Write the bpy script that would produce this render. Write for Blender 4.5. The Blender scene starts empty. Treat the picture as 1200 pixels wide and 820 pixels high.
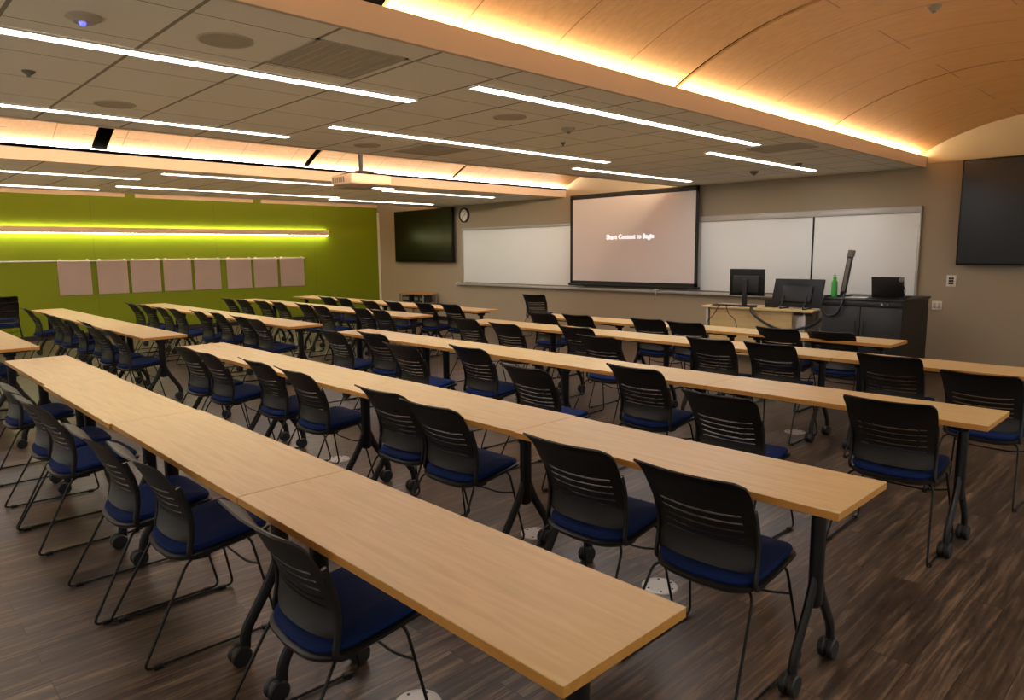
import bpy, bmesh, math, random
from mathutils import Vector, Matrix
random.seed(7)
COL = bpy.context.scene.collection
PI = math.pi

# ------------------------------------------------------------------ materials
def new_mat(name):
    m = bpy.data.materials.new(name); m.use_nodes = True
    nt = m.node_tree; b = nt.nodes['Principled BSDF']
    return m, nt, b
def lin(c):
    return tuple(((x/255)/12.92 if x/255 <= .04045 else ((x/255+.055)/1.055)**2.4) for x in c) + (1,)
def node(nt, t, **kw):
    n = nt.nodes.new(t)
    for k, v in kw.items(): setattr(n, k, v)
    return n
def flat(name, rgb, rough=.5, metal=0, spec=.5, bump=0, bscale=200, var=.06, vscale=6):
    m, nt, b = new_mat(name)
    L = nt.links
    tc = node(nt, 'ShaderNodeTexCoord')
    nz = node(nt, 'ShaderNodeTexNoise'); nz.inputs['Scale'].default_value = vscale
    nz.inputs['Detail'].default_value = 3
    L.new(tc.outputs['Object'], nz.inputs['Vector'])
    mx = node(nt, 'ShaderNodeMix', data_type='RGBA')
    c = lin(rgb)
    mx.inputs[6].default_value = tuple(max(0, x*(1-var)) for x in c[:3]) + (1,)
    mx.inputs[7].default_value = tuple(min(1, x*(1+var)) for x in c[:3]) + (1,)
    L.new(nz.outputs['Fac'], mx.inputs[0]); L.new(mx.outputs[2], b.inputs['Base Color'])
    b.inputs['Roughness'].default_value = rough; b.inputs['Metallic'].default_value = metal
    b.inputs['Specular IOR Level'].default_value = spec
    if bump:
        n2 = node(nt, 'ShaderNodeTexNoise'); n2.inputs['Scale'].default_value = bscale
        L.new(tc.outputs['Object'], n2.inputs['Vector'])
        bp = node(nt, 'ShaderNodeBump'); bp.inputs['Strength'].default_value = bump
        bp.inputs['Distance'].default_value = .002
        L.new(n2.outputs['Fac'], bp.inputs['Height']); L.new(bp.outputs[0], b.inputs['Normal'])
    return m
def emis(name, rgb, s, base=(200, 200, 200)):
    m, nt, b = new_mat(name)
    b.inputs['Base Color'].default_value = lin(base)
    b.inputs['Emission Color'].default_value = tuple(rgb)+(1,)
    b.inputs['Emission Strength'].default_value = s
    return m
def math_node(nt, op, a, bv=None, c=None):
    n = node(nt, 'ShaderNodeMath', operation=op)
    for i, v in enumerate((a, bv, c)):
        if v is None: continue
        if isinstance(v, (int, float)): n.inputs[i].default_value = v
        else: nt.links.new(v, n.inputs[i])
    return n.outputs[0]
def grid_line(nt, coord, pitch, off, width):
    """1 on a line repeated every pitch, else 0"""
    t = math_node(nt, 'ADD', coord, -off + 1000*pitch)
    t = math_node(nt, 'ADD', t, pitch/2)
    t = math_node(nt, 'MODULO', t, pitch)
    t = math_node(nt, 'ADD', t, -pitch/2)
    t = math_node(nt, 'ABSOLUTE', t)
    return math_node(nt, 'LESS_THAN', t, width/2)

def wood_mat(name, c1, c2, rough=.4, scale=1.0, axis='X', spec=.4, line=None):
    m, nt, b = new_mat(name); L = nt.links
    tc = node(nt, 'ShaderNodeTexCoord'); mp = node(nt, 'ShaderNodeMapping')
    s = {'X': (1.2, 14, 14), 'Y': (14, 1.2, 14)}[axis]
    mp.inputs['Scale'].default_value = tuple(k*scale for k in s)
    L.new(tc.outputs['Object'], mp.inputs['Vector'])
    nz = node(nt, 'ShaderNodeTexNoise'); nz.inputs['Scale'].default_value = 3; nz.inputs['Detail'].default_value = 6
    nz.inputs['Distortion'].default_value = .6
    L.new(mp.outputs[0], nz.inputs['Vector'])
    cr = node(nt, 'ShaderNodeValToRGB')
    cr.color_ramp.elements[0].position = .3; cr.color_ramp.elements[0].color = lin(c1)
    cr.color_ramp.elements[1].position = .7; cr.color_ramp.elements[1].color = lin(c2)
    L.new(nz.outputs['Fac'], cr.inputs[0])
    out = cr.outputs[0]
    if line:
        out = line(nt, tc, out)
    L.new(out, b.inputs['Base Color'])
    b.inputs['Roughness'].default_value = rough; b.inputs['Specular IOR Level'].default_value = spec
    return m

M = {}
M['table'] = wood_mat('maple laminate', (184, 157, 108), (197, 170, 120), .42, spec=.35)
M['edge'] = wood_mat('maple edge band', (170, 118, 52), (184, 132, 64), .4)
M['blackplastic'] = flat('black moulded plastic', (22, 19, 17), .42, spec=.4, bump=.25, bscale=900)
M['blackmetal'] = flat('black powder coated steel', (12, 11, 11), .45, metal=0, spec=.3)
M['darkgrey'] = flat('dark table steel', (15, 14, 14), .42, spec=.35)
M['rubber'] = flat('black caster rubber', (14, 14, 14), .5)
M['blue'] = flat('blue seat upholstery', (6, 30, 78), .85, spec=.2, bump=.5, bscale=700, var=.15)
M['wall'] = flat('taupe wall paint', (154, 140, 118), .75, spec=.25, bump=.05, bscale=120, var=.02)
M['wallup'] = flat('lighter upper wall', (180, 168, 142), .75, spec=.25, var=.02)  # paler tone for the front wall above the ledge line
M['white'] = flat('white paint', (215, 205, 190), .6, var=.02)
M['fascia'] = flat('painted fascia', (200, 176, 150), .6, var=.02)
M['board'] = flat('whiteboard enamel', (226, 228, 224), .34, spec=.5, var=.01)
M['alu'] = flat('aluminium trim', (176, 172, 166), .35, metal=.3)
M['paper'] = flat('white presentation sheet', (206, 188, 178), .55, var=.02)
M['tv'] = flat('black glass screen', (8, 8, 8), .22, spec=.32)
M['tvframe'] = flat('black bezel', (11, 11, 11), .5, spec=.25)
M['black'] = flat('matt black', (10, 10, 10), .6)
M['void'] = flat('unlit void', (2, 2, 2), .9, spec=0)
M['cabinet'] = flat('black laminate cabinet', (16, 16, 18), .45, var=.05)
M['cabside'] = flat('black brown cabinet side', (19, 17, 15), .5)
M['greenbottle'] = flat('green bottle metal', (30, 150, 40), .3, spec=.6)
M['led'] = emis('blue led', (.08, .12, 1), 1.6)
M['light'] = emis('cool white diffuser', (1, .95, .93), 36)
M['cove'] = emis('warm led strip', (1, .75, .45), 66)
M['cove2'] = emis('bright warm led strip', (1, .78, .56), 210)
M['bar'] = emis('wall bar led', (1, .93, .62), 36)
M['grey'] = flat('grey metal', (110, 104, 96), .5)
M['vent'] = flat('ceiling vent grey', (176, 163, 142), .7)
M['spk'] = flat('speaker grille', (184, 172, 150), .8)
M['text'] = emis('projected letters', (.95, .9, 1), 1.6)
M['cable'] = flat('black cable', (12, 12, 12), .5)
M['glassgrey'] = flat('dark glass', (22, 19, 16), .4, spec=.3)

# green wall with panel joints
def green():
    m, nt, b = new_mat('lime green wall'); L = nt.links
    tc = node(nt, 'ShaderNodeTexCoord'); sp = node(nt, 'ShaderNodeSeparateXYZ'); L.new(tc.outputs['Object'], sp.inputs[0])
    g = grid_line(nt, sp.outputs['Y'], 2.44, 6.31, .012)
    mx = node(nt, 'ShaderNodeMix', data_type='RGBA')
    mx.inputs[6].default_value = lin((102, 118, 5)); mx.inputs[7].default_value = lin((92, 104, 10))
    L.new(g, mx.inputs[0]); L.new(mx.outputs[2], b.inputs['Base Color'])
    b.inputs['Roughness'].default_value = .6; b.inputs['Specular IOR Level'].default_value = .2
    return m
M['green'] = green()

def screen_mat():
    # projection cloth carrying a faint projected image (self-lit by the projector)
    m = flat('projection cloth', (186, 176, 168), .8, spec=.1, var=.01)
    b = m.node_tree.nodes['Principled BSDF']
    b.inputs['Emission Color'].default_value = (.78, .62, .56, 1); b.inputs['Emission Strength'].default_value = .13
    return m
M['screen'] = screen_mat()

def tile_mat():
    m, nt, b = new_mat('acoustic ceiling tile'); L = nt.links
    tc = node(nt, 'ShaderNodeTexCoord'); sp = node(nt, 'ShaderNodeSeparateXYZ'); L.new(tc.outputs['Object'], sp.inputs[0])
    gx = grid_line(nt, sp.outputs['X'], .61, -3.35, .009); gy = grid_line(nt, sp.outputs['Y'], .61, 1.27, .02)
    g = math_node(nt, 'MAXIMUM', gx, gy)
    nz = node(nt, 'ShaderNodeTexNoise'); nz.inputs['Scale'].default_value = 160; L.new(tc.outputs['Object'], nz.inputs['Vector'])
    c1 = node(nt, 'ShaderNodeMix', data_type='RGBA')
    c1.inputs[6].default_value = lin((226, 218, 200)); c1.inputs[7].default_value = lin((238, 230, 212))
    L.new(nz.outputs['Fac'], c1.inputs[0])
    mx = node(nt, 'ShaderNodeMix', data_type='RGBA'); L.new(g, mx.inputs[0]); L.new(c1.outputs[2], mx.inputs[6])
    mx.inputs[7].default_value = lin((150, 138, 118)); L.new(mx.outputs[2], b.inputs['Base Color'])
    b.inputs['Roughness'].default_value = .85; b.inputs['Specular IOR Level'].default_value = .1
    return m
M['tile'] = tile_mat()

def floor_mat():
    m, nt, b = new_mat('dark wood plank floor'); L = nt.links
    tc = node(nt, 'ShaderNodeTexCoord')
    mp = node(nt, 'ShaderNodeMapping'); mp.inputs['Rotation'].default_value = (0, 0, PI/2)
    L.new(tc.outputs['Object'], mp.inputs['Vector'])
    br = node(nt, 'ShaderNodeTexBrick'); L.new(mp.outputs[0], br.inputs['Vector'])
    br.inputs['Scale'].default_value = 1; br.inputs['Brick Width'].default_value = 1.22; br.inputs['Row Height'].default_value = .152
    br.inputs['Mortar Size'].default_value = .0018; br.inputs['Mortar Smooth'].default_value = .1; br.offset = .37
    br.inputs['Color1'].default_value = (0, 0, 0, 1); br.inputs['Color2'].default_value = (1, 1, 1, 1); br.inputs['Mortar'].default_value = (.5, .5, .5, 1)
    # grain
    mp2 = node(nt, 'ShaderNodeMapping'); mp2.inputs['Scale'].default_value = (26, 1.5, 1)
    L.new(tc.outputs['Object'], mp2.inputs['Vector'])
    off = node(nt, 'ShaderNodeVectorMath', operation='MULTIPLY_ADD')
    L.new(br.outputs['Color'], off.inputs[0]); off.inputs[1].default_value = (7, 13, 3); L.new(mp2.outputs[0], off.inputs[2])
    nz = node(nt, 'ShaderNodeTexNoise'); nz.inputs['Scale'].default_value = 1.6; nz.inputs['Detail'].default_value = 8
    nz.inputs['Roughness'].default_value = .62; nz.inputs['Distortion'].default_value = .5
    L.new(off.outputs[0], nz.inputs['Vector'])
    cr = node(nt, 'ShaderNodeValToRGB'); e = cr.color_ramp.elements
    e[0].position = .28; e[0].color = lin((30, 23, 19)); e[1].position = .72; e[1].color = lin((122, 98, 72))
    e2 = cr.color_ramp.elements.new(.5); e2.color = lin((66, 52, 40))
    L.new(nz.outputs['Fac'], cr.inputs[0])
    # per plank tone
    hs = node(nt, 'ShaderNodeHueSaturation'); L.new(cr.outputs[0], hs.inputs['Color'])
    sx = node(nt, 'ShaderNodeSeparateColor'); L.new(br.outputs['Color'], sx.inputs[0])
    v = math_node(nt, 'MULTIPLY_ADD', sx.outputs[0], .55, .72); L.new(v, hs.inputs['Value'])
    hs.inputs['Saturation'].default_value = .9
    mx = node(nt, 'ShaderNodeMix', data_type='RGBA'); L.new(br.outputs['Fac'], mx.inputs[0]); L.new(hs.outputs[0], mx.inputs[6])
    mx.inputs[7].default_value = lin((30, 24, 20)); L.new(mx.outputs[2], b.inputs['Base Color'])
    r = math_node(nt, 'MULTIPLY_ADD', nz.outputs['Fac'], .25, .24); L.new(r, b.inputs['Roughness'])
    bp = node(nt, 'ShaderNodeBump'); bp.inputs['Strength'].default_value = .25; bp.inputs['Distance'].default_value = .003
    L.new(nz.outputs['Fac'], bp.inputs['Height']); L.new(bp.outputs[0], b.inputs['Normal'])
    b.inputs['Specular IOR Level'].default_value = .45
    return m
M['floor'] = floor_mat()

def vault_mat():
    def line(nt, tc, col):
        sp = node(nt, 'ShaderNodeSeparateXYZ'); nt.links.new(tc.outputs['Object'], sp.inputs[0])
        g = grid_line(nt, sp.outputs['Y'], .708, 4.77, .011)
        # staggered cross joints: in every strip at one of two places
        st = math_node(nt, 'FLOOR', math_node(nt, 'DIVIDE', math_node(nt, 'ADD', sp.outputs['Y'], 50-4.77), .708))
        par = math_node(nt, 'MODULO', st, 2.0)
        xm = math_node(nt, 'ADD', sp.outputs['X'], math_node(nt, 'MULTIPLY', par, -.85))
        h = grid_line(nt, xm, 2.68, -2.03, .010)
        g = math_node(nt, 'MAXIMUM', g, h)
        mx = node(nt, 'ShaderNodeMix', data_type='RGBA')
        nt.links.new(g, mx.inputs[0]); nt.links.new(col, mx.inputs[6]); mx.inputs[7].default_value = lin((132, 92, 52))
        return mx.outputs[2]
    return wood_mat('maple veneer vault', (168, 126, 78), (182, 140, 90), .5, scale=.8, axis='X', spec=.25, line=line)
M['vault'] = vault_mat()

# ------------------------------------------------------------------ mesh helpers
def box(bm, x0, x1, y0, y1, z0, z1, bev=0, seg=2, mi=0):
    t = bmesh.new()
    bmesh.ops.create_cube(t, size=1)
    for v in t.verts:
        v.co = Vector((x0+(v.co.x+.5)*(x1-x0), y0+(v.co.y+.5)*(y1-y0), z0+(v.co.z+.5)*(z1-z0)))
    if bev:
        bmesh.ops.bevel(t, geom=t.edges[:]+t.verts[:], offset=bev, segments=seg, profile=.5, affect='EDGES')
    merge(bm, t, mi)
def merge(bm, t, mi=0, mat=None):
    if mat is not None: bmesh.ops.transform(t, matrix=mat, verts=t.verts)
    vm = {v: bm.verts.new(v.co) for v in t.verts}
    for f in t.faces:
        try:
            nf = bm.faces.new([vm[v] for v in f.verts]); nf.material_index = f.material_index or mi
        except ValueError: pass
    t.free()
def round_path(pts, r, n=5):
    pts = [Vector(p) for p in pts]; out = [pts[0]]
    for i in range(1, len(pts)-1):
        a, b, c = pts[i-1], pts[i], pts[i+1]
        d1 = (a-b); d2 = (c-b); rr = min(r, d1.length*.49, d2.length*.49)
        p = b+d1.normalized()*rr; q = b+d2.normalized()*rr
        for k in range(n+1):
            t = k/n; out.append((1-t)**2*p+2*t*(1-t)*b+t*t*q)
    out.append(pts[-1]); return out
def tube(bm, pts, r, seg=8, flat=1.0, up=None, radii=None):
    pts = [Vector(p) for p in pts]; rings = []
    prev = None
    for i, p in enumerate(pts):
        if i == 0: d = pts[1]-p
        elif i == len(pts)-1: d = p-pts[i-1]
        else: d = (pts[i+1]-p).normalized()+(p-pts[i-1]).normalized()
        d.normalize()
        if prev is None:
            ref = Vector(up) if up else (Vector((0, 0, 1)) if abs(d.z) < .9 else Vector((0, 1, 0)))
            n = (ref-d*ref.dot(d)).normalized()
        else: n = (prev-d*prev.dot(d)).normalized()
        prev = n; b = d.cross(n)
        rr = radii[i] if radii else r
        rings.append([bm.verts.new(p+n*math.cos(a)*rr+b*math.sin(a)*rr*flat) for a in [2*PI*k/seg for k in range(seg)]])
    for a, b in zip(rings, rings[1:]):
        for k in range(seg): bm.faces.new((a[k], a[(k+1) % seg], b[(k+1) % seg], b[k]))
    bm.faces.new(rings[0][::-1]); bm.faces.new(rings[-1])
def lathe(bm, prof, seg=24, loc=(0, 0, 0), mat=None):
    t = bmesh.new(); rings = []
    for r, z in prof:
        if r < 1e-6: rings.append([t.verts.new((0, 0, z))])
        else: rings.append([t.verts.new((r*math.cos(2*PI*k/seg), r*math.sin(2*PI*k/seg), z)) for k in range(seg)])
    for a, b in zip(rings, rings[1:]):
        for k in range(seg):
            if len(a) == 1 and len(b) == 1: continue
            if len(a) == 1: t.faces.new((a[0], b[(k+1) % seg], b[k]))
            elif len(b) == 1: t.faces.new((a[k], a[(k+1) % seg], b[0]))
            else: t.faces.new((a[k], a[(k+1) % seg], b[(k+1) % seg], b[k]))
    if len(rings[0]) > 1: t.faces.new(rings[0][::-1])
    if len(rings[-1]) > 1: t.faces.new(rings[-1])
    m = Matrix.Translation(loc)
    if mat is not None: m = m @ mat
    merge(bm, t, 0, m)
def mesh(bm, name, mats, smooth=True, ang=.6):
    bmesh.ops.recalc_face_normals(bm, faces=bm.faces)
    me = bpy.data.meshes.new(name)
    for e in bm.edges:
        if len(e.link_faces) == 2: e.smooth = e.calc_face_angle(0) < ang
    if smooth:
        for f in bm.faces: f.smooth = True
    bm.to_mesh(me); bm.free()
    for m in (mats if isinstance(mats, (list, tuple)) else [mats]): me.materials.append(m)
    return me
def obj(name, bm, mats, parent=None, smooth=True):
    o = bpy.data.objects.new(name, mesh(bm, name, mats, smooth) if isinstance(bm, bmesh.types.BMesh) else bm)
    COL.objects.link(o); o.parent = parent
    return o
def tag(o, label, cat, group=None):
    o['label'] = label; o['category'] = cat
    if group: o['group'] = group
    return o
def thing(name, label, cat, loc=(0, 0, 0), rz=0, group=None):
    o = bpy.data.objects.new(name, None); COL.objects.link(o)
    o.empty_display_size = .1; o.location = loc; o.rotation_euler = (0, 0, rz)
    return tag(o, label, cat, group)
def struct(name, bm, mats, smooth=False):
    o = obj(name, bm, mats, None, smooth); o['kind'] = 'structure'; return o
def sbox(name, x0, x1, y0, y1, z0, z1, m, bev=0):
    bm = bmesh.new(); box(bm, x0, x1, y0, y1, z0, z1, bev); return struct(name, bm, m)
def pbox(name, parent, x0, x1, y0, y1, z0, z1, m, bev=.002, **k):
    bm = bmesh.new(); box(bm, x0, x1, y0, y1, z0, z1, bev); return obj(name, bm, m, parent)
def dup(root, loc, rz, label, group=None):
    r = root.copy(); COL.objects.link(r); r.location = loc; r.rotation_euler = (0, 0, rz); r['label'] = label
    if group: r['group'] = group
    for ch in list(root.children):
        c = ch.copy(); COL.objects.link(c); c.parent = r
        for g in list(ch.children):
            d = g.copy(); COL.objects.link(d); d.parent = c
    return r

# ------------------------------------------------------------------ room
XL, XR, YF, YB = -16.1, 2.4, 10.6, -1.8
ZC, ZT = 2.69, 3.6           # tile height, slab height
sbox('floor', XL-.1, XR+.1, YB-.1, YF+.1, -.1, 0, M['floor'])
sbox('wall_left', XL-.1, XL, YB, YF, 0, ZT, M['green'])
sbox('wall_front', XL, XR, YF, YF+.1, 0, ZT, M['wall'])
sbox('trim_1', XL+.001, XL+.09, YF-.012, YF-.001, 0, 2.69, M['white'])          # pale corner strip
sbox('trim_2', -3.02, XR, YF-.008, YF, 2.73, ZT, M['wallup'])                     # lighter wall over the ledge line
sbox('baseboard_front', XL+.1, XR, YF-.012, YF, 0, .1, M['black'])
sbox('baseboard_left', XL, XL+.012, YB, YF-.02, 0, .1, M['black'])

zones = [(-6.70, -3.04), (-13.40, -9.41), (-.36, XR)]
vaults = [(-3.04, -.36), (-9.41, -6.70), (XL, -13.40)]
for x0, x1 in zones:
    sbox('ceiling', x0+.03, x1-(.03 if x1 < 0 else 0), YB, YF, ZC, ZC+.03, M['tile'])
FH = .128
def fascia(x, s):
    """upstand at the edge of a tiled zone, s = +1 if the vault lies on its +x side"""
    sbox('trim_3', min(x, x-s*.03), max(x, x-s*.03), YB, YF, ZC-.012, ZC+FH, M['fascia'])
for (x0, x1) in zones[:2]:
    fascia(x1, 1); fascia(x0, -1)
fascia(-.36, -1)
sbox('trim_4', -9.425, -9.40, YB, YF, ZC+FH-.005, ZC+FH+.032, M['void'])
for a, b in ((YB, 1.8), (2.0, 4.5), (4.7, 7.2), (7.4, YF-.02)): sbox('trim_5', XL, XL+.06, a, b, 2.815, 2.893, M['fascia'])
# cove ledges and led strips, vault shells
def arc_pts(xc, half, ztop, R, n=26):
    return [(xc+half*(-1+2*i/n), ztop-(R-math.sqrt(R*R-(half*(-1+2*i/n))**2))) for i in range(n+1)]
for vi, (x0, x1) in enumerate(vaults):
    gaps = [[YB, -.8, 2.07, 4.77, 7.595, YF], [YB, -.3, 2.42, 5.06, 7.75, YF], [YB, 1.9, 4.6, 7.3, YF]][vi]
    gw = [[.0, .03, .07, .026, .012, 0], [0, .05, .085, .05, .035, 0], [0, .08, .08, .08, 0]][vi]
    xc = (x0+x1)/2; half = (x1-x0)/2+.17; R = 2.80; zt = 3.235
    pts = arc_pts(xc, half, zt, R)
    if vi == 2: pts = [p for p in pts if p[0] > XL-.02]
    for k in range(len(gaps)-1):
        g = .03
        ya = gaps[k]+gw[k]; yb = gaps[k+1]-gw[k+1]
        bm = bmesh.new(); A = [bm.verts.new((x, ya, z)) for x, z in pts]; B = [bm.verts.new((x, yb, z)) for x, z in pts]
        C2 = [bm.verts.new((x, ya, z+.02)) for x, z in pts]; D = [bm.verts.new((x, yb, z+.02)) for x, z in pts]
        n = len(pts)
        for i in range(n-1):
            bm.faces.new((A[i], A[i+1], B[i+1], B[i])); bm.faces.new((C2[i], D[i], D[i+1], C2[i+1]))
            bm.faces.new((A[i], C2[i], C2[i+1], A[i+1])); bm.faces.new((B[i], B[i+1], D[i+1], D[i]))
        bm.faces.new((A[0], B[0], D[0], C2[0])); bm.faces.new((A[-1], C2[-1], D[-1], B[-1]))
        struct('ceiling', bm, M['vault'], smooth=True)
    # black backing behind the reveals
    bm = bmesh.new(); A = [bm.verts.new((x, YB, z+.023)) for x, z in pts]; B = [bm.verts.new((x, YF, z+.023)) for x, z in pts]
    for i in range(len(pts)-1): bm.faces.new((A[i], A[i+1], B[i+1], B[i]))
    struct('ceiling', bm, M['void'])
    for (xe, s) in ((x0, -1), (x1, 1)):          # s points away from the vault
        if vi == 2 and s == -1: continue
        bm = bmesh.new(); box(bm, min(xe+s*.042, xe+s*.062), max(xe+s*.042, xe+s*.062), YB+.02, YF-.03, ZC+.10+(.03 if vi == 1 else 0), ZC+.142+(.03 if vi == 1 else 0))
        tag(obj('cove_light', bm, M['cove2' if vi else 'cove']), ['warm LED strip in the right vault cove', 'warm LED strip in the middle vault cove', 'warm LED strip in the far left vault cove'][vi] + (' on its left side' if s == -1 else ' on its right side'), 'light')
sbox('ceiling', XL, XR, YB, YF, ZT, ZT+.05, M['black'])

# ------------------------------------------------------------------ ceiling fixtures
def light(x, y0, y1, label):
    t = thing('linear_light', label, 'ceiling light', (x, (y0+y1)/2, ZC), 0, 'linear ceiling lights')
    h = (y1-y0)/2; w = .047
    bm = bmesh.new()
    for a in (-1, 1):
        box(bm, min(a*w, a*(w+.008)), max(a*w, a*(w+.008)), -h, h, -.012, -.001)
        box(bm, -w, w, min(a*(h-.008), a*h), max(a*(h-.008), a*h), -.012, -.001)
    obj('frame', bm, M['white'], t, False)
    bm = bmesh.new(); box(bm, -w, w, -h+.008, h-.008, -.008, -.001); obj('diffuser', bm, M['light'], t, False)
Ls = [(-4.18, -.6, 3.09, 'long bright ceiling strip light nearest the camera, running off the left edge'),
      (-6.18, -.5, 3.15, 'ceiling strip light second from top left, beside the middle vault'),
      (-3.57, 3.12, 6.97, 'white ceiling strip light beside the big right vault, upper centre'),
      (-5.45, 3.15, 6.9, 'white ceiling strip light at the centre, ending above the projection screen'),
      (-4.19, 7.07, 9.81, 'short ceiling strip light in front of the right whiteboard'),
      (-6.09, 7.02, 9.76, 'short ceiling strip light just above the projection screen'),
      (-9.97, 3.26, 6.90, 'ceiling strip light just left of the ceiling projector'),
      (-10.86, -.4, 3.26, 'ceiling strip light left of the projector, running off the left edge'),
      (-12.15, 3.29, 7.16, 'long ceiling strip light over the far tables near the green wall'),
      (-12.95, -.4, 3.27, 'far left ceiling strip light close to the green wall'),
      (-10.34, 6.94, 9.52, 'short ceiling strip light before the left television, nearer strip'),
      (-12.60, 7.2, 9.77, 'short ceiling strip light before the left television, nearest green wall'),
      (.6, 1.0, 4.6, 'added unseen ceiling strip light out to the right of the vault, nearer'),  # this lamp and the next are out of view, added as fill light
      (.6, 5.2, 8.8, 'added unseen ceiling strip light out to the right of the vault, farther')]
for a in Ls: light(*a)
def grille(x, y, w, d, label, n=9):
    t = thing('air_vent', label, 'vent', (x, y, ZC), 0, 'ceiling air vents')
    bm = bmesh.new()
    for a in (-1, 1):
        box(bm, min(a*w/2, a*(w/2-.02)), max(a*w/2, a*(w/2-.02)), -d/2, d/2, -.006, 0)
        box(bm, -w/2, w/2, min(a*d/2, a*(d/2-.02)), max(a*d/2, a*(d/2-.02)), -.006, 0)
    obj('frame', bm, M['vent'], t, False)
    bm = bmesh.new(); box(bm, -w/2+.02, w/2-.02, -d/2+.02, d/2-.02, -.003, 0); obj('backing', bm, M['vent'], t, False)
    bm = bmesh.new()
    for k in range(n):
        yy = -d/2+.04+(d-.08)*k/(n-1); box(bm, -w/2+.02, w/2-.02, yy-.004, yy+.004, -.006, -.002)
    obj('slats', bm, M['vent'], t, False)
grille(-3.62, 2.15, .60, .56, 'square air vent panel in the near ceiling beside the vault')
grille(-6.05, 4.7, .60, .56, 'square air vent panel in the ceiling near the projector')
grille(-3.52, 7.39, .60, .5, 'square air vent panel at the far end of the ceiling strip lights')
grille(-10.2, 6.4, .56, .5, 'square air vent in the ceiling behind the projector')
def speaker(x, y, label):
    t = thing('ceiling_speaker', label, 'speaker', (x, y, ZC), 0, 'round ceiling speakers')
    bm = bmesh.new(); lathe(bm, [(.135, 0), (.135, -.004), (.125, -.008), (.118, -.006), (.118, 0)], 32); obj('rim', bm, M['spk'], t)
    bm = bmesh.new(); lathe(bm, [(.117, -.001), (.117, -.005), (0, -.007)], 32); obj('grille', bm, M['vent'], t)
speaker(-3.66, 1.55, 'large round ceiling speaker near the square vent, upper left')
speaker(-5.68, 1.58, 'round ceiling speaker between the two longest strip lights at left')
speaker(-4.18, 4.03, 'round ceiling speaker between the two central strip lights')
speaker(-6.18, 3.98, 'round ceiling speaker close to the projector vault edge')
def dome(name, x, y, r, h, label, cat, mat, z=ZC, led=False):
    t = thing(name, label, cat, (x, y, z))
    bm = bmesh.new(); lathe(bm, [(r, 0), (r, -h*.3), (r*.8, -h*.55), (r*.55, -h), (0, -h)], 20); obj('housing', bm, mat, t)
    if led:
        bm = bmesh.new(); lathe(bm, [(.016, 0), (.014, -.012), (0, -.018)], 12, (.01, -.01, -h)); obj('indicator', bm, M['led'], t)
    else:
        bm = bmesh.new(); lathe(bm, [(r*.3, 0), (r*.3, -.012), (0, -.016)], 12, (0, 0, -h)); obj('sensor_tip', bm, M['grey'], t)
dome('smoke_detector', -3.73, .94, .075, .03, 'round ceiling detector with a glowing blue light at top left', 'detector', M['vent'], led=True)
dome('occupancy_sensor', -4.21, 4.77, .06, .035, 'round white ceiling sensor between the central strip lights', 'sensor', M['vent'])
dome('sprinkler_head', -5.01, .95, .035, .02, 'small sprinkler head between the left strip lights', 'sprinkler', M['grey'])
dome('sprinkler_head', -4.79, 5.35, .025, .02, 'small sprinkler head just beyond the round ceiling sensor', 'sprinkler', M['grey'])
dome('sprinkler_head', -4.0, 8.9, .045, .03, 'small dark sprinkler head in ceiling before right whiteboard', 'sprinkler', M['grey'])
dome('occupancy_sensor', -4.8, 9.3, .06, .04, 'small ceiling sensor in front of the right whiteboard', 'sensor', M['grey'])
dome('sprinkler_head', -1.56, 5.38, .045, .03, 'grey round sprinkler cap in the curved wood vault', 'sprinkler', M['grey'], z=3.19)

# projector on a pole
pt = thing('ceiling_projector', 'pale projector hanging from a black pole below the middle vault', 'projector', (-8.05, 5.08, 2.5))
bm = bmesh.new(); box(bm, -.25, .25, -.30, .30, -.01, .12, .03, 3); obj('body', bm, M['fascia'], pt)
bm = bmesh.new(); lathe(bm, [(.06, 0), (.06, .03), (.05, .045), (.035, .03), (0, .03)], 20, (.12, .295, .055), Matrix.Rotation(-PI/2, 4, 'X')); obj('lens', bm, M['glassgrey'], pt)
bm = bmesh.new(); tube(bm, [(0, 0, .16), (0, 0, .70)], .028, 12); obj('pole', bm, M['black'], pt)
bm = bmesh.new(); box(bm, -.09, .09, -.09, .09, .155, .18, .004)
for a in (-1, 1):
    for b in (-1, 1): tube(bm, [(a*.07, b*.07, .17), (a*.17, b*.2, .13), (a*.17, b*.2, .115)], .01, 6)
obj('bracket', bm, M['black'], pt)
bm = bmesh.new()
for k in range(6): box(bm, -.2+.05*k, -.17+.05*k, -.304, -.298, .02, .09)
obj('exhaust_grille', bm, M['grey'], pt, False)

# ------------------------------------------------------------------ front wall fittings
def framed_board(name, label, x0, x1, z0, z1, split=None, top=.1):
    t = thing(name, label, 'whiteboard', ((x0+x1)/2, YF, z0)); w = (x1-x0)/2; h = z1-z0
    bm = bmesh.new()
    panes = [(-w+.03, w-.03)] if split is None else [(-w+.03, split-(x0+x1)/2+.02), (split-(x0+x1)/2+.02, w-.03)]
    for i, (a, b) in enumerate(panes):
        bm = bmesh.new(); box(bm, a, b, -.03-.012*i, -.01, .02, h-top, .002); obj('writing_panel', bm, M['board'], t)
    if split is not None:
        bm = bmesh.new(); c = split-(x0+x1)/2; box(bm, c-.008, c+.012, -.05, -.01, .02, h-top, .002); obj('panel_edge', bm, M['darkgrey'], t)
    bm = bmesh.new(); box(bm, -w, w, -.055, -.002, h-top, h, .004); box(bm, -w, w, -.062, -.002, h-.02, h, .003); obj('top_rail', bm, M['alu'], t)
    for a in (-1, 1):
        bm = bmesh.new(); box(bm, min(a*w, a*(w-.03)), max(a*w, a*(w-.03)), -.05, -.002, 0, h-top, .003); obj('side_rail', bm, M['alu'], t)
    return t
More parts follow.
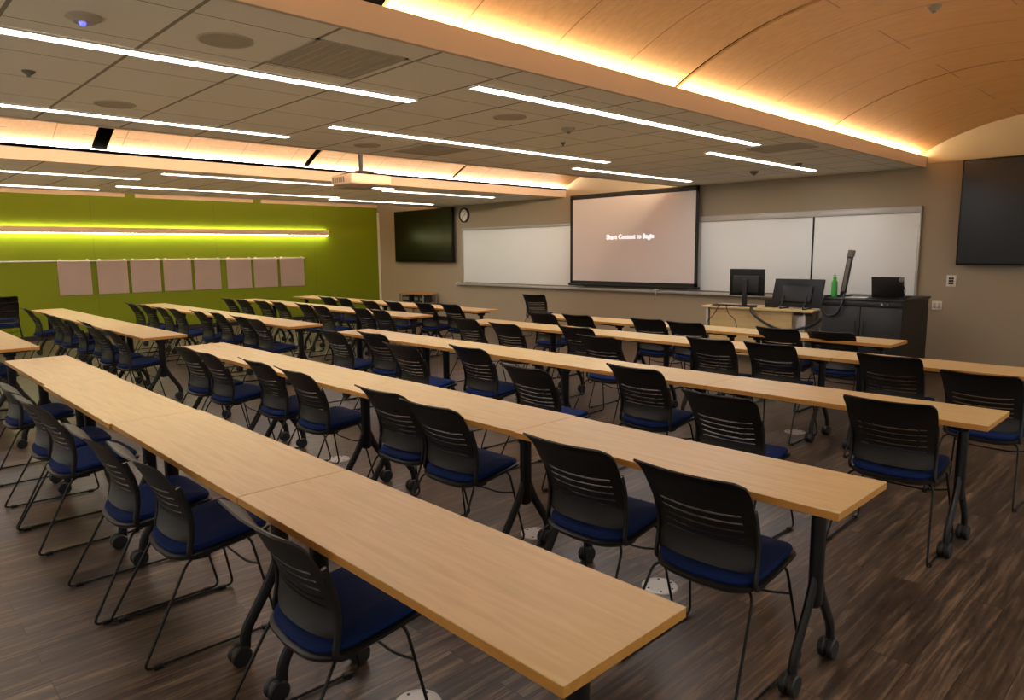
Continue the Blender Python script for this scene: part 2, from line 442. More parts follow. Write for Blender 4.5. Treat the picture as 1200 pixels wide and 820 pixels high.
framed_board('whiteboard', 'wide white marker board to the left of the projection screen', -12.56, -8.9, .93, 2.17, None, .05)
framed_board('whiteboard', 'two-panel sliding white marker board behind the desk and cabinet', -6.6, -3.04, .93, 2.18, -4.48, .09)
mt = thing('marker_tray', 'long aluminium marker tray running under the whiteboards and screen', 'tray', (-7.9, YF, .9))
bm = bmesh.new(); box(bm, -4.86, 4.86, -.09, -.002, -.012, .012, .004); box(bm, -4.86, 4.86, -.094, -.086, -.02, .03, .003); obj('tray', bm, M['alu'], mt)
for a in (-4.84, 4.84):
    bm = bmesh.new(); box(bm, a-.03, a+.03, -.1, -.002, -.03, .03, .006); obj('end_cap', bm, M['white'], mt)
tt = tag(obj('marker_cloth', None or (lambda b: (tube(b, round_path([(0, 0, 0), (.03, -.01, .02), (.09, 0, .01)], .03), .018, 8), tube(b, [(.05, -.01, 0), (.03, -.02, -.08), (.035, -.02, -.13)], .006, 6), b)[-1])(bmesh.new()), M['white']), 'crumpled white cord lying on the tray under the projection screen', 'cord')
tt.location = (-7.22, YF-.11, .925)

# projection screen
SY = YF-.16
st = thing('projection_screen', 'pull-down projection screen with black border on front wall', 'screen', (-7.74, SY, .98))
bm = bmesh.new(); box(bm, -1.36, 1.36, -.004, .004, .075, 1.63); obj('screen_cloth', bm, M['screen'], st, False)
bm = bmesh.new()
box(bm, -1.41, -1.35, -.008, .006, .0, 1.68); box(bm, 1.35, 1.41, -.008, .006, .0, 1.68); box(bm, -1.41, 1.41, -.008, .006, 1.62, 1.705)
box(bm, -1.41, 1.41, -.008, .006, .02, .085)
obj('black_border', bm, M['black'], st, False)
bm = bmesh.new(); tube(bm, [(-1.45, 0, .01), (1.45, 0, .01)], .022, 10); obj('weight_bar', bm, M['black'], st)
def word(txt, size):
    fc = bpy.data.curves.new('lettering', 'FONT'); fc.body = txt; fc.size = size; fc.extrude = .001; fc.resolution_u = 3; fc.offset = .0008
    fo = bpy.data.objects.new('tmp', fc); COL.objects.link(fo); bpy.context.view_layer.update()
    me = bpy.data.meshes.new_from_object(fo.evaluated_get(bpy.context.evaluated_depsgraph_get())); bpy.data.objects.remove(fo)
    me.materials.clear(); me.materials.append(M['text']); return me
words = [word(w_, .118) for w_ in ('Share', 'Content', 'to', 'Begin')]
ws = [max(v.co.x for v in m_.vertices) for m_ in words]; tot = sum(ws)+3*.035; xk = -.5*1.05; kx = 1.05/tot
for m_, wd, tx in zip(words, ws, ('Share', 'Content', 'to', 'Begin')):
    lo = obj('projected_word', m_, None, st); lo.scale = (kx, 1, 1); lo.rotation_euler = (PI/2, 0, 0); lo.location = (xk, -.006, .86)
    lo['label'] = 'white projected word '+tx; xk += (wd+.035)*kx

# televisions
def tv(x0, x1, z0, z1, label):
    t = thing('television', label, 'television', ((x0+x1)/2, YF, z0)); w = (x1-x0)/2; h = z1-z0
    bm = bmesh.new(); box(bm, -w, w, -.14, -.07, 0, h, .006); obj('case', bm, M['tvframe'], t)
    bm = bmesh.new(); box(bm, -w+.018, w-.018, -.1425, -.139, .022, h-.018); obj('screen', bm, M['tv'], t, False)
    bm = bmesh.new(); box(bm, -.4, .4, -.075, -.001, h*.3, h*.75, .004); obj('wall_bracket', bm, M['black'], t)
tv(-15.12, -12.80, 1.40, 2.66, 'large black wall television beside the clock at far left corner')
tv(-2.58, -.28, 1.40, 2.72, 'large black wall television at the right edge above switch plate')

# clock
ct = thing('wall_clock', 'round wall clock with black rim beside the left television', 'clock', (-12.5, YF, 2.47))
rx = Matrix.Rotation(PI/2, 4, 'X')
bm = bmesh.new(); lathe(bm, [(.165, .001), (.165, .04), (.15, .05), (.138, .045), (.138, .03), (.1, .012), (.1, .001)], 36, mat=rx); obj('rim', bm, M['black'], ct)
bm = bmesh.new(); lathe(bm, [(.14, .012), (.14, .028), (0, .028)], 36, mat=rx); obj('face', bm, M['white'], ct)
for ang, ln, w in ((1.0, .07, .006), (-2.2, .1, .004)):
    bm = bmesh.new(); box(bm, -w, w, -.034, -.031, -.01, ln)
    o = obj('hand', bm, M['black'], ct, False); o.rotation_euler = (0, ang, 0)
bm = bmesh.new()
for k in range(12):
    a = k*PI/6; r = .118
    t2 = bmesh.new(); box(t2, -.003, .003, -.031, -.029, r-.014, r); merge(bm, t2, 0, Matrix.Rotation(a, 4, 'Y'))
obj('hour_marks', bm, M['black'], ct, False)

# wall plates
wt = thing('wall_switch', 'white wall control plate with dark buttons below right television', 'switch', (-2.645, YF, 1.19))
bm = bmesh.new(); box(bm, -.055, .055, -.014, -.001, -.075, .075, .004); obj('plate', bm, M['white'], wt)
bm = bmesh.new()
for k in range(3):
    for j in (-1, 1): box(bm, j*.016-.013, j*.016+.013, -.018, -.012, -.045+.032*k, -.02+.032*k, .002)
obj('buttons', bm, M['glassgrey'], wt)
wt = thing('wall_outlet', 'white wall outlet plate just right of the black cabinet', 'outlet', (-2.79, YF, .86))
bm = bmesh.new(); box(bm, -.06, .06, -.014, -.001, -.06, .06, .004); obj('plate', bm, M['white'], wt)
bm = bmesh.new()
for j in (-1, 1): box(bm, j*.028-.018, j*.028+.018, -.018, -.012, -.035, .035, .002)
obj('socket', bm, M['alu'], wt)

# ------------------------------------------------------------------ green wall fittings
bt = thing('wall_light_bar', 'long horizontal light bar glowing along the green wall', 'wall light', (XL, 3.8, 2.03))
YBR = 9.08-3.8; YBL = -1.2-3.8
bm = bmesh.new(); box(bm, .05, .12, YBL, YBR, .05, .168, .004); obj('body', bm, M['fascia'], bt)
for z0, z1, xa, xb in ((.158, .166, .015, .045), (.040, .048, .03, .10)):
    bm = bmesh.new(); box(bm, xa, xb, YBL+.01, YBR-.01, z0, z1); obj('led_strip', bm, M['bar'], bt, False)
bm = bmesh.new()
for k in range(5): box(bm, .001, .055, YBL+.4+2.3*k, YBL+.46+2.3*k, .07, .14)
obj('bracket', bm, M['grey'], bt, False)
rt = thing('wall_rail', 'thin pale rail on the green wall holding the white sheets', 'rail', (XL, 3.4, 1.53))
bm = bmesh.new(); box(bm, .001, .025, -5, 5.05, -.012, .016, .003); obj('rail', bm, M['alu'], rt)
sheets = [(3.2, 3.77), (3.88, 4.44), (4.50, 5.08), (5.14, 5.72), (5.79, 6.36), (6.50, 7.07), (7.13, 7.71), (7.78, 8.40)]
ordn = ['first', 'second', 'third', 'fourth', 'fifth', 'sixth', 'seventh', 'eighth']
for i, (a, b) in enumerate(sheets):
    t = thing('hanging_sheet', ordn[i]+' white presentation panel from the left on the green wall rail', 'presentation panel', (XL+.03, (a+b)/2, .86), 0, 'white panels on the green wall')
    t.rotation_euler = (random.uniform(-.006, .006), 0, 0)
    w = (b-a)/2; bm = bmesh.new(); n = 6
    t2 = bmesh.new()
    P = [[t2.verts.new((.012+.006*math.sin(k*1.3+i), -w+2*w*k/n, z)) for k in range(n+1)] for z in (0, .22, .44, .66)]
    for r0, r1 in zip(P, P[1:]):
        for k in range(n): t2.faces.new((r0[k], r0[k+1], r1[k+1], r1[k]))
    bmesh.ops.solidify(t2, geom=t2.faces[:], thickness=.006); merge(bm, t2)
    obj('sheet', bm, M['paper'], t)
    bm = bmesh.new(); box(bm, .0, .026, -w, w, .655, .69, .003)
    for yy in (-w+.05, w-.05): box(bm, -.004, .03, yy-.02, yy+.02, .66, .705, .003)
    obj('clip_bar', bm, M['white'], t)

# ------------------------------------------------------------------ table
def make_table(Ln, label):
    D = .458; zt = .744; th = .029
    t = thing('training_table', label, 'table')
    bm = bmesh.new(); box(bm, -Ln/2, Ln/2, 0, D, zt-th, zt, .0015, 1)
    for f in bm.faces:
        f.normal_update()
        if abs(f.normal.z) < .7: f.material_index = 1
    obj('table_top', bm, [M['table'], M['edge']], t, False)
    bm = bmesh.new(); box(bm, -Ln/2+.2, Ln/2-.2, D/2-.025, D/2+.025, .675, .705, .004); obj('crossbar', bm, M['darkgrey'], t)
    for s in (-1, 1):
        x = s*(Ln/2-.155)
        bm = bmesh.new(); tube(bm, [(x, D/2, .275), (x, D/2, .285), (x, D/2, .70)], .033, 16, flat=.72, up=(0, 1, 0), radii=[.028, .036, .036])
        box(bm, x-.03, x+.03, D/2-.17, D/2+.17, .69, .7145, .004); box(bm, x-.035, x+.035, D/2-.05, D/2+.05, .655, .70, .008)
        lg = obj('leg', bm, M['darkgrey'], t)
        for a in (-1, 1):
            bm = bmesh.new()
            path = round_path([(x+.0, D/2+a*.012, .40), (x, D/2+a*.055, .30), (x, D/2+a*.165, .135), (x, D/2+a*.172, .062)], .06, 6)
            tube(bm, path, .0235, 10, flat=.7, up=(0, 1, 0)); obj('foot', bm, M['darkgrey'], lg)
            bm = bmesh.new(); y = D/2+a*.172
            ry = Matrix.Rotation(PI/2, 4, 'Y')
            for w in (-.031, .003):
                lathe(bm, [(.0, 0), (.018, 0), (.036, .002), (.041, .008), (.041, .022), (.036, .028), (0, .028)], 20, (x+w, y-.022, .0415), ry)
            tube(bm, [(x, y, .085), (x, y-.01, .06), (x, y-.022, .042)], .013, 8)
            tube(bm, [(x-.012, y-.022, .046), (x+.012, y-.022, .046)], .034, 12)
            obj('caster', bm, M['rubber'], lg)
    return t
rown = {'R1': 'nearest right-hand row', 'R2': 'second right-hand row', 'R3': 'third right-hand row', 'R4': 'fourth right-hand row', 'R5': 'front right-hand row by the desk',
        'L0': 'nearest left-hand row', 'L1': 'second left-hand row', 'L2': 'third left-hand row', 'L3': 'fourth left-hand row', 'L4': 'front left-hand row by the wall'}
# row: (right end x, front edge y, table length, count)
trows = {'R1': (-.88, .986, 1.597, 4), 'R2': (-.86, 2.345, 1.562, 4), 'R3': (-.80, 4.05, 1.578, 4), 'R4': (-.70, 5.79, 1.562, 4), 'R5': (-2.17, 6.92, 1.555, 3),
         'L0': (-8.17, .955, 1.46, 4), 'L1': (-8.12, 2.34, 1.46, 4), 'L2': (-8.02, 3.955, 1.46, 4), 'L3': (-7.98, 5.68, 1.46, 4), 'L4': (-7.95, 6.94, 1.46, 4)}
T = {'R': make_table(1.572, ''), 'L': make_table(1.456, '')}
used = set()
on = ['first', 'second', 'third', 'fourth', 'fifth', 'sixth', 'seventh', 'eighth']
for rk, (xr, yf, Ln, n) in trows.items():
    for k in range(n):
        x = xr-Ln*(k+.5); y = yf+random.uniform(-.006, .006)
        if rk == 'R1': y = yf+(0, .0, -.012, .006)[k]
        lab = 'maple-topped table with black caster legs, '+on[k]+' from the right in the '+rown[rk]
        if len(lab.split()) > 16: lab = 'maple-topped training table, '+on[k]+' from the right in the '+rown[rk]
        b = rk[0]; sc = Ln/(1.575 if b == 'R' else 1.46)
        if b not in used:
            o = T[b]; used.add(b); o.location = (x, y, 0); o['label'] = lab; o['group'] = 'long table rows'
        else: o = dup(T[b], (x, y, 0), random.uniform(-.003, .003), lab, 'long table rows')
        o.scale = (sc, 1, 1)

# ------------------------------------------------------------------ chair (origin on the floor below the top of the backrest, faces +y)
def back_y(z):
    pts = [(.455, .105), (.485, .118), (.54, .128), (.60, .118), (.66, .092), (.72, .060), (.78, .028), (.815, .002), (.842, -.036)]
    for (z0, y0), (z1, y1) in zip(pts, pts[1:]):
        if z <= z1: 
            t = (z-z0)/(z1-z0); return y0+(y1-y0)*t
    return pts[-1][1]
def make_chair():
    t = thing('stacking_chair', '', 'chair')
    # backrest shell with five slots
    zs = [.455, .466, .485, .51, .535]
    slots = []
    for k in range(5):
        a = .548+k*.0335; slots.append((a, a+.0085)); zs += [a, a+.0085]
    zs += [.705, .73, .755, .78, .80, .815, .826, .834, .840, .842]
    us = [-1, -.97, -.92, -.86, -.78, -.6, -.4, -.2, 0, .2, .4, .6, .78, .86, .92, .97, 1]
    bm = bmesh.new(); G = []
    for z in zs:
        hw = .205+.023*(z-.47)/.37
        if z > .80: hw -= .026*(1-math.sqrt(max(0, 1-((z-.80)/.042)**2)))
        if z < .485: hw -= .02*((.485-z)/.03)**2
        row = []
        for u in us:
            wrap = .042*abs(u)**2.4*(1-.35*(z-.47)/.37) - (.022*abs(u)**3*((z-.77)/.07)**1.5 if z > .77 else 0)
            dz = -.008*(1-u*u)*(1 if z > .55 else 0)*((z-.55)/.29 if z > .55 else 0) - (.010*(1-u*u) if .56 < z < .70 else 0)
            row.append(bm.verts.new((u*hw, back_y(z)+wrap-.02, z+dz)))
        G.append(row)
    for i in range(len(zs)-1):
        isslot = any(abs(zs[i]-a) < 1e-6 for a, b in slots)
        for j in range(len(us)-1):
            if isslot and abs(us[j]) <= .79 and abs(us[j+1]) <= .79: continue
            bm.faces.new((G[i][j], G[i][j+1], G[i+1][j+1], G[i+1][j]))
    bmesh.ops.recalc_face_normals(bm, faces=bm.faces)
    bmesh.ops.solidify(bm, geom=bm.faces[:], thickness=.007)
    obj('backrest', bm, M['blackplastic'], t)
    for s in (-1, 1):
        bm = bmesh.new()
        tube(bm, round_path([(s*.214, .092, .70), (s*.212, .130, .60), (s*.211, .138, .50), (s*.214, .112, .395), (s*.208, .20, .392)], .05, 5), .013, 8, flat=.6, up=(0, 1, 0),
             radii=None)
        obj('back_upright', bm, M['blackplastic'], t)
    # seat tray: bowed at the rear
    def outline(grow, z, y0=.085, y1=.485, hw=.225):
        pts = []
        N = 40
        for k in range(N):
            a = 2*PI*k/N; cx, cy = math.cos(a), math.sin(a); e = .38
            x = (hw+grow)*math.copysign(abs(cx)**e, cx); yy = math.copysign(abs(cy)**e, cy)
            y = (y0+y1)/2+((y1-y0)/2+grow)*yy
            if cy < 0: x *= 1-.06*abs(cy); y -= .030*(1-(x/hw)**2)*abs(cy)
            pts.append(Vector((x, y, z-(.012 if cy > 0 else 0)*abs(cy)**3+.004-.044*max(0, (.40-y)/.32))))
        return pts
    def stack(bm, layers):
        R_ = [[bm.verts.new(p) for p in l] for l in layers]; n = len(R_[0])
        for a, b in zip(R_, R_[1:]):
            for k in range(n): bm.faces.new((a[k], a[(k+1) % n], b[(k+1) % n], b[k]))
        bm.faces.new(R_[0][::-1]); bm.faces.new(R_[-1])
    bm = bmesh.new(); stack(bm, [outline(-.05, .408), outline(-.012, .414), outline(.004, .428), outline(.006, .440), outline(-.002, .444)]); obj('seat_tray', bm, M['blackplastic'], t)
    bm = bmesh.new(); stack(bm, [outline(-.012, .444), outline(-.006, .456), outline(-.010, .468), outline(-.03, .474), outline(-.10, .4765)]); obj('seat_cushion', bm, M['blue'], t)
    for s in (-1, 1):
        bm = bmesh.new()
        path = round_path([(s*.15, .17, .380), (s*.212, .105, .374), (s*.252, -.095, .009), (s*.252, .455, .009), (s*.212, .375, .405), (s*.15, .36, .415)], .035, 5)
        tube(bm, path, .0058, 8)
        for yy in (-.04, .40): box(bm, s*.252-.011, s*.252+.011, yy-.018, yy+.018, 0, .018, .004)
        obj('sled_leg', bm, M['blackmetal'], t)
    bm = bmesh.new(); tube(bm, round_path([(-.222, .397, .29), (-.12, .385, .268), (.12, .385, .268), (.222, .397, .29)], .08, 5), .005, 8); obj('front_crossbar', bm, M['blackmetal'], t)
    return t
chair0 = make_chair()
crow = {
 'R1': [(-2.02, .87), (-3.09, .82), (-3.62, .77), (-4.66, .74), (-5.18, .74), (-6.25, .76)],
 'R2': [(-1.33, 2.17), (-1.91, 2.16), (-2.93, 2.22), (-3.45, 2.26), (-4.50, 2.24), (-5.13, 2.25), (-5.93, 2.17), (-6.46, 2.17)],
 'R3': [(-1.23, 3.94), (-1.96, 3.48), (-2.85, 3.92), (-3.42, 3.42), (-4.49, 3.82), (-5.08, 3.54), (-6.04, 3.87), (-6.57, 3.70)],
 'R4': [(-1.09, 5.17), (-1.77, 5.61), (-2.73, 5.67), (-3.28, 5.64), (-4.16, 5.13), (-4.84, 5.61), (-5.69, 5.37), (-6.51, 5.48)],
 'R5': [(-2.71, 6.90), (-3.23, 6.87), (-4.25, 6.78), (-4.79, 6.83), (-5.76, 6.70), (-6.28, 6.60)],
 'L0': [(-8.75, .80), (-9.3, .80)],
 'L1': [(-8.50, 2.12), (-9.02, 2.08), (-9.80, 2.19), (-10.32, 2.13), (-11.18, 2.14), (-11.72, 2.15), (-13.05, 2.14)],
 'L2': [(-8.50, 3.74), (-9.02, 3.77), (-9.85, 3.80), (-10.37, 3.74), (-11.15, 3.66), (-11.66, 3.63), (-12.40, 3.63), (-12.98, 3.60)],
 'L3': [(-8.44, 5.53), (-8.96, 5.55), (-9.87, 5.39), (-10.39, 5.40), (-11.20, 5.35), (-11.72, 5.30), (-12.42, 5.25), (-12.94, 5.21)],
 'L4': [(-8.50, 6.87), (-9.02, 6.75), (-9.66, 6.61), (-10.18, 6.48), (-11.22, 6.60), (-11.74, 6.57)]}
first = True
for rk, L in crow.items():
    for k, (x, y) in enumerate(L):
        lab = 'black slotted-back chair with blue seat, '+on[k]+' from right, '+rown[rk]
        rz = random.uniform(-.04, .04)
        if first: chair0.location = (x, y, 0); chair0.rotation_euler = (0, 0, rz); chair0['label'] = lab; chair0['group'] = 'blue-seated chairs at the tables'; first = False
        else: dup(chair0, (x, y, 0), rz, lab, 'blue-seated chairs at the tables')
dup(chair0, (-9.17, 9.43, 0), .35, 'lone black chair by the front wall below the projection screen')
dup(chair0, (-15.0, 2.12, 0), 1.45, 'lone black chair by the green wall at the left edge, bottom of a stacked pair')
dup(chair0, (-15.02, 2.12, .10), 1.45, 'lone black chair by the green wall at the left edge, top of a stacked pair')
for o in list(COL.objects):
    if o.get('label', '').startswith('lone') and 'group' in o: del o['group']

# floor power boxes
for i, (x, y, w) in enumerate([(-1.83, 2.75, 'under the right end of the second right-hand row'), (-2.71, 2.79, 'under the first seam of the second right-hand row'), (-1.93, 1.37, 'under the nearest right-hand table'),
                  (-2.65, 6.07, 'under the fourth right-hand row'), (-4.86, 2.76, 'under the middle of the second right-hand row'), (-6.1, 3.2, 'beyond the left end of second right-hand row')]):
    t = thing('floor_box', 'round pale floor power cover '+w, 'floor outlet', (x, y, 0), random.random(), 'round floor power covers')
    bm = bmesh.new(); lathe(bm, [(.088, 0), (.086, .005), (.078, .007), (.06, .006), (0, .006)], 32); obj('cover', bm, M['alu'], t)
    bm = bmesh.new()
    for k in range(6): lathe(bm, [(.006, .006), (.006, .008), (0, .008)], 8, (.066*math.cos(k*PI/3), .066*math.sin(k*PI/3), 0))
    obj('screws', bm, M['black'], t)

# ------------------------------------------------------------------ teacher's desk
dz = .80
dt = thing('teacher_desk', 'maple teacher desk with closed front panel beside the black cabinet', 'desk', (-4.83, 9.42, 0))
bm = bmesh.new(); box(bm, -.80, .88, 0, .62, dz-.03, dz, .003, 1); obj('desk_top', bm, M['table'], dt)
bm = bmesh.new(); box(bm, -.68, .58, .05, .072, .10, dz-.03, .002, 1); obj('front_panel', bm, M['table'], dt)
for x in (-.74, .74):
    bm = bmesh.new(); box(bm, x-.02, x+.02, .06, .12, 0, dz-.03, .004); box(bm, x-.02, x+.02, .5, .56, 0, dz-.03, .004); box(bm, x-.015, x+.015, .08, .54, .04, .08, .004)
    obj('leg', bm, M['alu'], dt)
bm = bmesh.new(); box(bm, .60, .70, .12, .55, .1, dz-.05, .004); obj('pedestal', bm, M['alu'], dt)
bm = bmesh.new(); box(bm, .59, .84, .06, .08, dz-.075, dz-.03, .003); obj('apron_rail', bm, M['black'], dt)
bm = bmesh.new()
for x in (-.02, .22):
    box(bm, x-.055, x+.055, .046, .05, dz-.15, dz-.145); box(bm, x-.055, x+.055, .046, .05, dz-.085, dz-.08)
    box(bm, x-.055, x-.05, .046, .05, dz-.15, dz-.08); box(bm, x+.05, x+.055, .046, .05, dz-.15, dz-.08)
obj('cable_plate', bm, M['edge'], dt, False)

mt = thing('desk_monitor', 'black monitor seen from behind on its stand on the teacher desk', 'monitor', (-5.0, 9.60, dz))
bm = bmesh.new(); box(bm, -.27, .27, -.015, .012, .16, .545, .006); obj('screen_panel', bm, M['tvframe'], mt)
bm = bmesh.new(); box(bm, -.2, .2, -.045, -.014, .2, .45, .012, 3); obj('rear_housing', bm, M['cabinet'], mt)
bm = bmesh.new(); box(bm, -.035, .035, -.075, -.044, .015, .40, .006); obj('stand_column', bm, M['black'], mt)
bm = bmesh.new(); box(bm, -.14, .14, -.14, .08, 0, .018, .006); obj('stand_base', bm, M['black'], mt)

mt = thing('touch_display', 'wide low black touch display tilted back on the desk', 'monitor', (-4.27, 9.62, dz))
bm = bmesh.new(); box(bm, -.35, .35, -.02, .012, 0, .40, .008)
o = obj('screen_panel', bm, M['tvframe'], mt); o.rotation_euler = (-.30, 0, 0); o.location = (0, -.02, .025)
bm = bmesh.new(); box(bm, -.22, .22, -.05, -.02, .06, .30, .012, 3)
o2 = obj('rear_housing', bm, M['glassgrey'], mt); o2.rotation_euler = (-.30, 0, 0); o2.location = (0, -.02, .025)
bm = bmesh.new()
for a in (-.16, .16): tube(bm, round_path([(a, .12, .008), (a, -.16, .008), (a, .0, .2)], .02), .009, 8)
obj('stand', bm, M['black'], mt)
bx = tag(obj('junction_box', (lambda b: (box(b, -.075, .075, -.06, .06, 0, .11, .008), box(b, -.05, .05, -.064, -.058, .03, .08, .002), b)[-1])(bmesh.new()), M['black']), 'small black box standing between the two desk monitors', 'box'); bx.location = (-4.68, 9.74, dz)
kb = thing('keyboard', 'slim black keyboard lying along the left of the desk', 'keyboard', (-5.30, 9.56, dz), .05)
bm = bmesh.new(); box(bm, -.2, .2, -.07, .07, 0, .014, .004); obj('base', bm, M['black'], kb)
bm = bmesh.new()
for r in range(4):
    for c in range(12): box(bm, -.185+c*.031, -.159+c*.031, -.06+r*.031, -.034+r*.031, .014, .02)
obj('keys', bm, M['cabinet'], kb, False)

# cabinet
cz = 1.02; cb = thing('equipment_cabinet', 'black two-door equipment cabinet beside the teacher desk', 'cabinet', (-3.17, 8.93, 0))
bm = bmesh.new(); box(bm, -.465, .465, .022, .98, .05, cz-.025, .003, 1); obj('body', bm, M['cabside'], cb)
bm = bmesh.new(); box(bm, -.48, .48, 0, 1.0, cz-.025, cz, .004, 2); obj('top', bm, M['cabinet'], cb)
bm = bmesh.new(); box(bm, -.44, .44, .06, .94, 0, .05); obj('plinth', bm, M['black'], cb, False)
for s in (-1, 1):
    bm = bmesh.new(); box(bm, min(s*.004, s*.462), max(s*.004, s*.462), .002, .021, .06, cz-.10, .002); d = obj('door', bm, M['cabinet'], cb)
    bm = bmesh.new(); tube(bm, round_path([(s*.05, .002, .60), (s*.05, -.028, .60), (s*.05, -.028, .74), (s*.05, .002, .74)], .01, 3), .005, 8); obj('handle', bm, M['black'], d)
bm = bmesh.new(); box(bm, -.462, .462, .004, .021, cz-.095, cz-.03, .002); obj('drawer_rail', bm, M['cabinet'], cb)
bm = bmesh.new(); lathe(bm, [(.012, 0), (.012, .008), (0, .008)], 12, (.24, .004, cz-.06), Matrix.Rotation(PI/2, 4, 'X')); lathe(bm, [(.008, 0), (.008, .008), (0, .008)], 12, (.30, .004, cz-.06), Matrix.Rotation(PI/2, 4, 'X')); obj('lock', bm, M['alu'], cb)

bo = thing('water_bottle', 'green metal water bottle standing on the black cabinet', 'bottle', (-3.55, 9.08, cz))
bm = bmesh.new(); lathe(bm, [(.034, 0), (.037, .004), (.037, .17), (.033, .195), (.02, .215), (.018, .225)], 24); obj('body', bm, M['greenbottle'], bo)
bm = bmesh.new(); lathe(bm, [(.021, .225), (.021, .25), (.017, .258), (0, .258)], 20); tube(bm, round_path([(-.016, 0, .25), (-.016, 0, .275), (.016, 0, .275), (.016, 0, .25)], .012, 4), .004, 6); obj('cap', bm, M['greenbottle'], bo)

da = thing('document_camera', 'tall black document camera arm rising from the cabinet top', 'document camera', (-3.49, 9.20, cz))
bm = bmesh.new(); box(bm, -.09, .09, -.08, .08, 0, .02, .006); obj('base', bm, M['black'], da)
bm = bmesh.new(); box(bm, -.032, .032, -.02, .02, .0, .56, .006)
ar = obj('arm', bm, M['cabinet'], da); ar.rotation_euler = (0, .14, 0); ar.location = (0, 0, .01)
bm = bmesh.new(); box(bm, -.034, .034, -.03, .05, .50, .58, .008); box(bm, -.012, .0, -.032, -.029, .52, .545, .001)
hd = obj('camera_head', bm, M['grey'], da); hd.rotation_euler = (0, .14, 0); hd.location = (0, 0, .01)
bm = bmesh.new(); box(bm, -.020, .020, -.023, -.020, .06, .48, .001); st2 = obj('arm_inlay', bm, M['grey'], da); st2.rotation_euler = (0, .14, 0); st2.location = (0, 0, .01)

lp = thing('laptop', 'open dark laptop seen from behind on the black cabinet', 'laptop', (-3.0, 9.33, cz))
bm = bmesh.new(); box(bm, -.185, .185, 0, .25, 0, .018, .004); obj('base', bm, M['black'], lp)
bm = bmesh.new(); box(bm, -.185, .185, -.012, 0, 0, .25, .004); ld = obj('lid', bm, M['glassgrey'], lp); ld.rotation_euler = (.18, 0, 0); ld.location = (0, 0, .01)
mc = thing('microphone', 'small black gooseneck microphone beside the laptop', 'microphone', (-2.79, 9.22, cz))
bm = bmesh.new(); lathe(bm, [(.045, 0), (.045, .012), (.02, .02), (0, .02)], 20); obj('base', bm, M['black'], mc)
bm = bmesh.new(); tube(bm, round_path([(0, 0, .02), (.02, 0, .1), (-.03, 0, .2)], .05), .006, 8); obj('gooseneck', bm, M['black'], mc)
bm = bmesh.new(); lathe(bm, [(0, -.03), (.02, -.022), (.027, 0), (.02, .024), (0, .03)], 16, (-.035, 0, .225)); obj('foam_head', bm, M['grey'], mc)
pp = tag(obj('paper_sheet', (lambda b: (box(b, -.14, .14, -.1, .1, 0, .006, .001), b)[-1])(bmesh.new()), M['board']), 'white paper lying on the cabinet between arm and laptop', 'paper'); pp.location = (-3.32, 9.15, cz); pp.rotation_euler = (0, 0, .2)
def cable(pts, r, label, name='cable'):
    bm = bmesh.new(); P = [Vector(p) for p in pts]; out = []
    for i in range(len(P)-1):
        p0 = P[max(i-1, 0)]; p1 = P[i]; p2 = P[i+1]; p3 = P[min(i+2, len(P)-1)]
        for k in range(6):
            t = k/6; out.append(.5*((2*p1)+(-p0+p2)*t+(2*p0-5*p1+4*p2-p3)*t*t+(-p0+3*p1-3*p2+p3)*t**3))
    out.append(P[-1]); tube(bm, out, r, 8)
    return tag(obj(name, bm, M['cable']), label, 'cable')
cable([(-4.85, 9.6, dz+.01), (-4.83, 9.42, dz+.01), (-4.80, 9.385, dz-.06), (-4.62, 9.36, .62), (-4.35, 9.34, .53), (-4.0, 9.3, .58), (-3.8, 9.25, .68), (-3.70, 9.2, .78)], .019, 'thick black cable bundle drooping from the desk to the cabinet')
cable([(-5.32, 9.48, dz+.008), (-5.33, 9.40, dz-.0), (-5.40, 9.385, .68), (-5.52, 9.39, .55)], .006, 'thin black cable hanging off the left desk corner')
cable([(-5.22, 9.48, dz+.008), (-5.21, 9.40, dz-.0), (-5.16, 9.39, .70), (-5.05, 9.39, .60), (-5.02, 9.39, .40)], .006, 'thin black cable hanging down the desk front panel')
cable([(-3.56, 9.0, cz+.02), (-3.60, 8.90, cz+.0), (-3.62, 8.88, .88), (-3.54, 8.88, .80), (-3.42, 8.88, .84), (-3.38, 8.88, .95), (-3.40, 9.0, cz+.02), (-3.44, 9.14, cz+.04)], .014, 'black hose looping over the front of the cabinet')

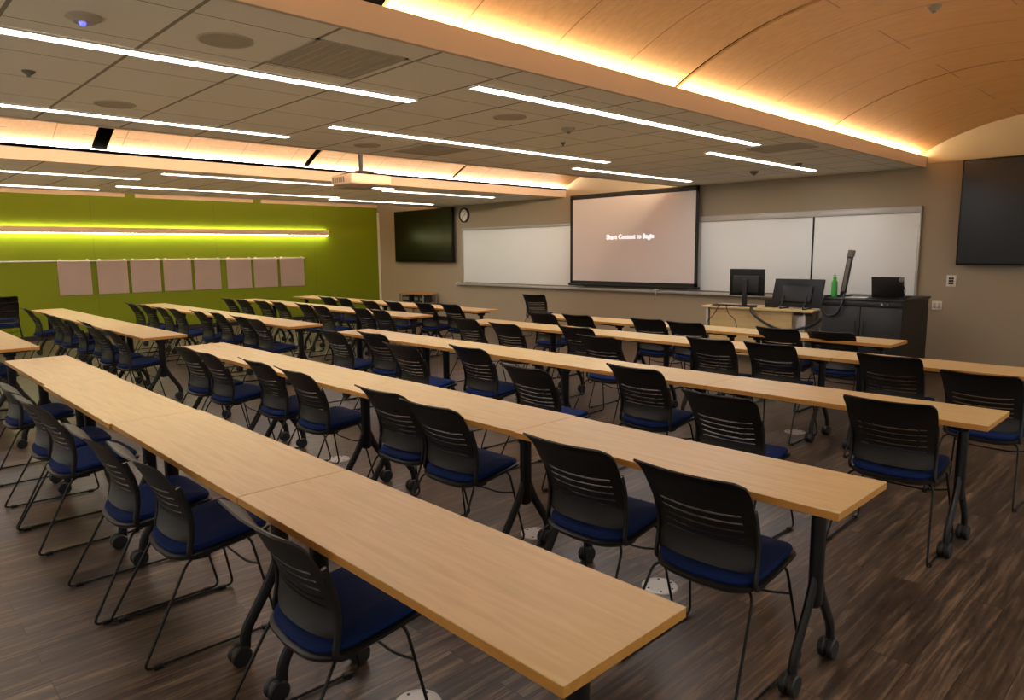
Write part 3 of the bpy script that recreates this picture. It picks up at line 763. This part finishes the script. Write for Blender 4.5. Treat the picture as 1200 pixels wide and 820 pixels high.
# low side table with black equipment by the front wall
sd = thing('side_table', 'small side table with wooden top against far front wall', 'side table', (-13.95, 10.25, 0))
bm = bmesh.new(); box(bm, -.5, .5, -.2, .25, .64, .665, .003, 1); obj('table_top', bm, M['edge'], sd)
for a in (-.47, .47):
    for b in (-.17, .22):
        bm = bmesh.new(); box(bm, a-.015, a+.015, b-.015, b+.015, 0, .64, .002, 1); obj('leg', bm, M['grey'], sd)
bm = bmesh.new(); box(bm, -.46, .46, -.17, .22, .42, .435, .002, 1); obj('shelf', bm, M['grey'], sd)
for i, (x, w) in enumerate(((-14.25, .15), (-13.82, .1), (-13.6, .1))):
    t = thing('equipment_box', ['widest black box, leftmost on the small side table shelf', 'black box at the middle of the side table shelf', 'black box at the right of the side table shelf'][i], 'box', (x, 10.25, .435), 0, 'boxes on the side table')
    bm = bmesh.new(); box(bm, -w, w, -.12, .12, 0, .17, .008); obj('case', bm, M['black'], t)
    bm = bmesh.new(); box(bm, -w+.03, w-.03, -.124, -.119, .05, .12, .002); obj('front_plate', bm, M['grey'], t)

# ------------------------------------------------------------------ camera and render look
f, yaw, pitch, roll = 822.0979, 0.8033704529, 0.1384684555, -0.0097768492
cy, sy, cp, sp_ = math.cos(yaw), math.sin(yaw), math.cos(pitch), math.sin(pitch)
F = Vector((-sy*cp, cy*cp, -sp_)); Rr = Vector((cy, sy, 0)); U = Rr.cross(F)
c, s = math.cos(roll), math.sin(roll)
R2 = Rr*c+U*s; U2 = -Rr*s+U*c
cam = bpy.data.cameras.new('camera'); co = bpy.data.objects.new('camera', cam); COL.objects.link(co)
m = Matrix((R2, U2, -F)).transposed().to_4x4(); m.translation = Vector((0, 0, 1.62)); co.matrix_world = m
cam.sensor_width = 36; cam.sensor_fit = 'HORIZONTAL'; cam.lens = f*36/1200; cam.clip_start = .02; cam.clip_end = 100
bpy.context.scene.camera = co
w = bpy.data.worlds.new('world'); bpy.context.scene.world = w; w.use_nodes = True
w.node_tree.nodes['Background'].inputs[0].default_value = (1, .94, .82, 1); w.node_tree.nodes['Background'].inputs[1].default_value = .85
sc = bpy.context.scene
sc.view_settings.view_transform = 'Standard'; sc.view_settings.look = 'None'; sc.view_settings.exposure = -.18; sc.view_settings.gamma = 1
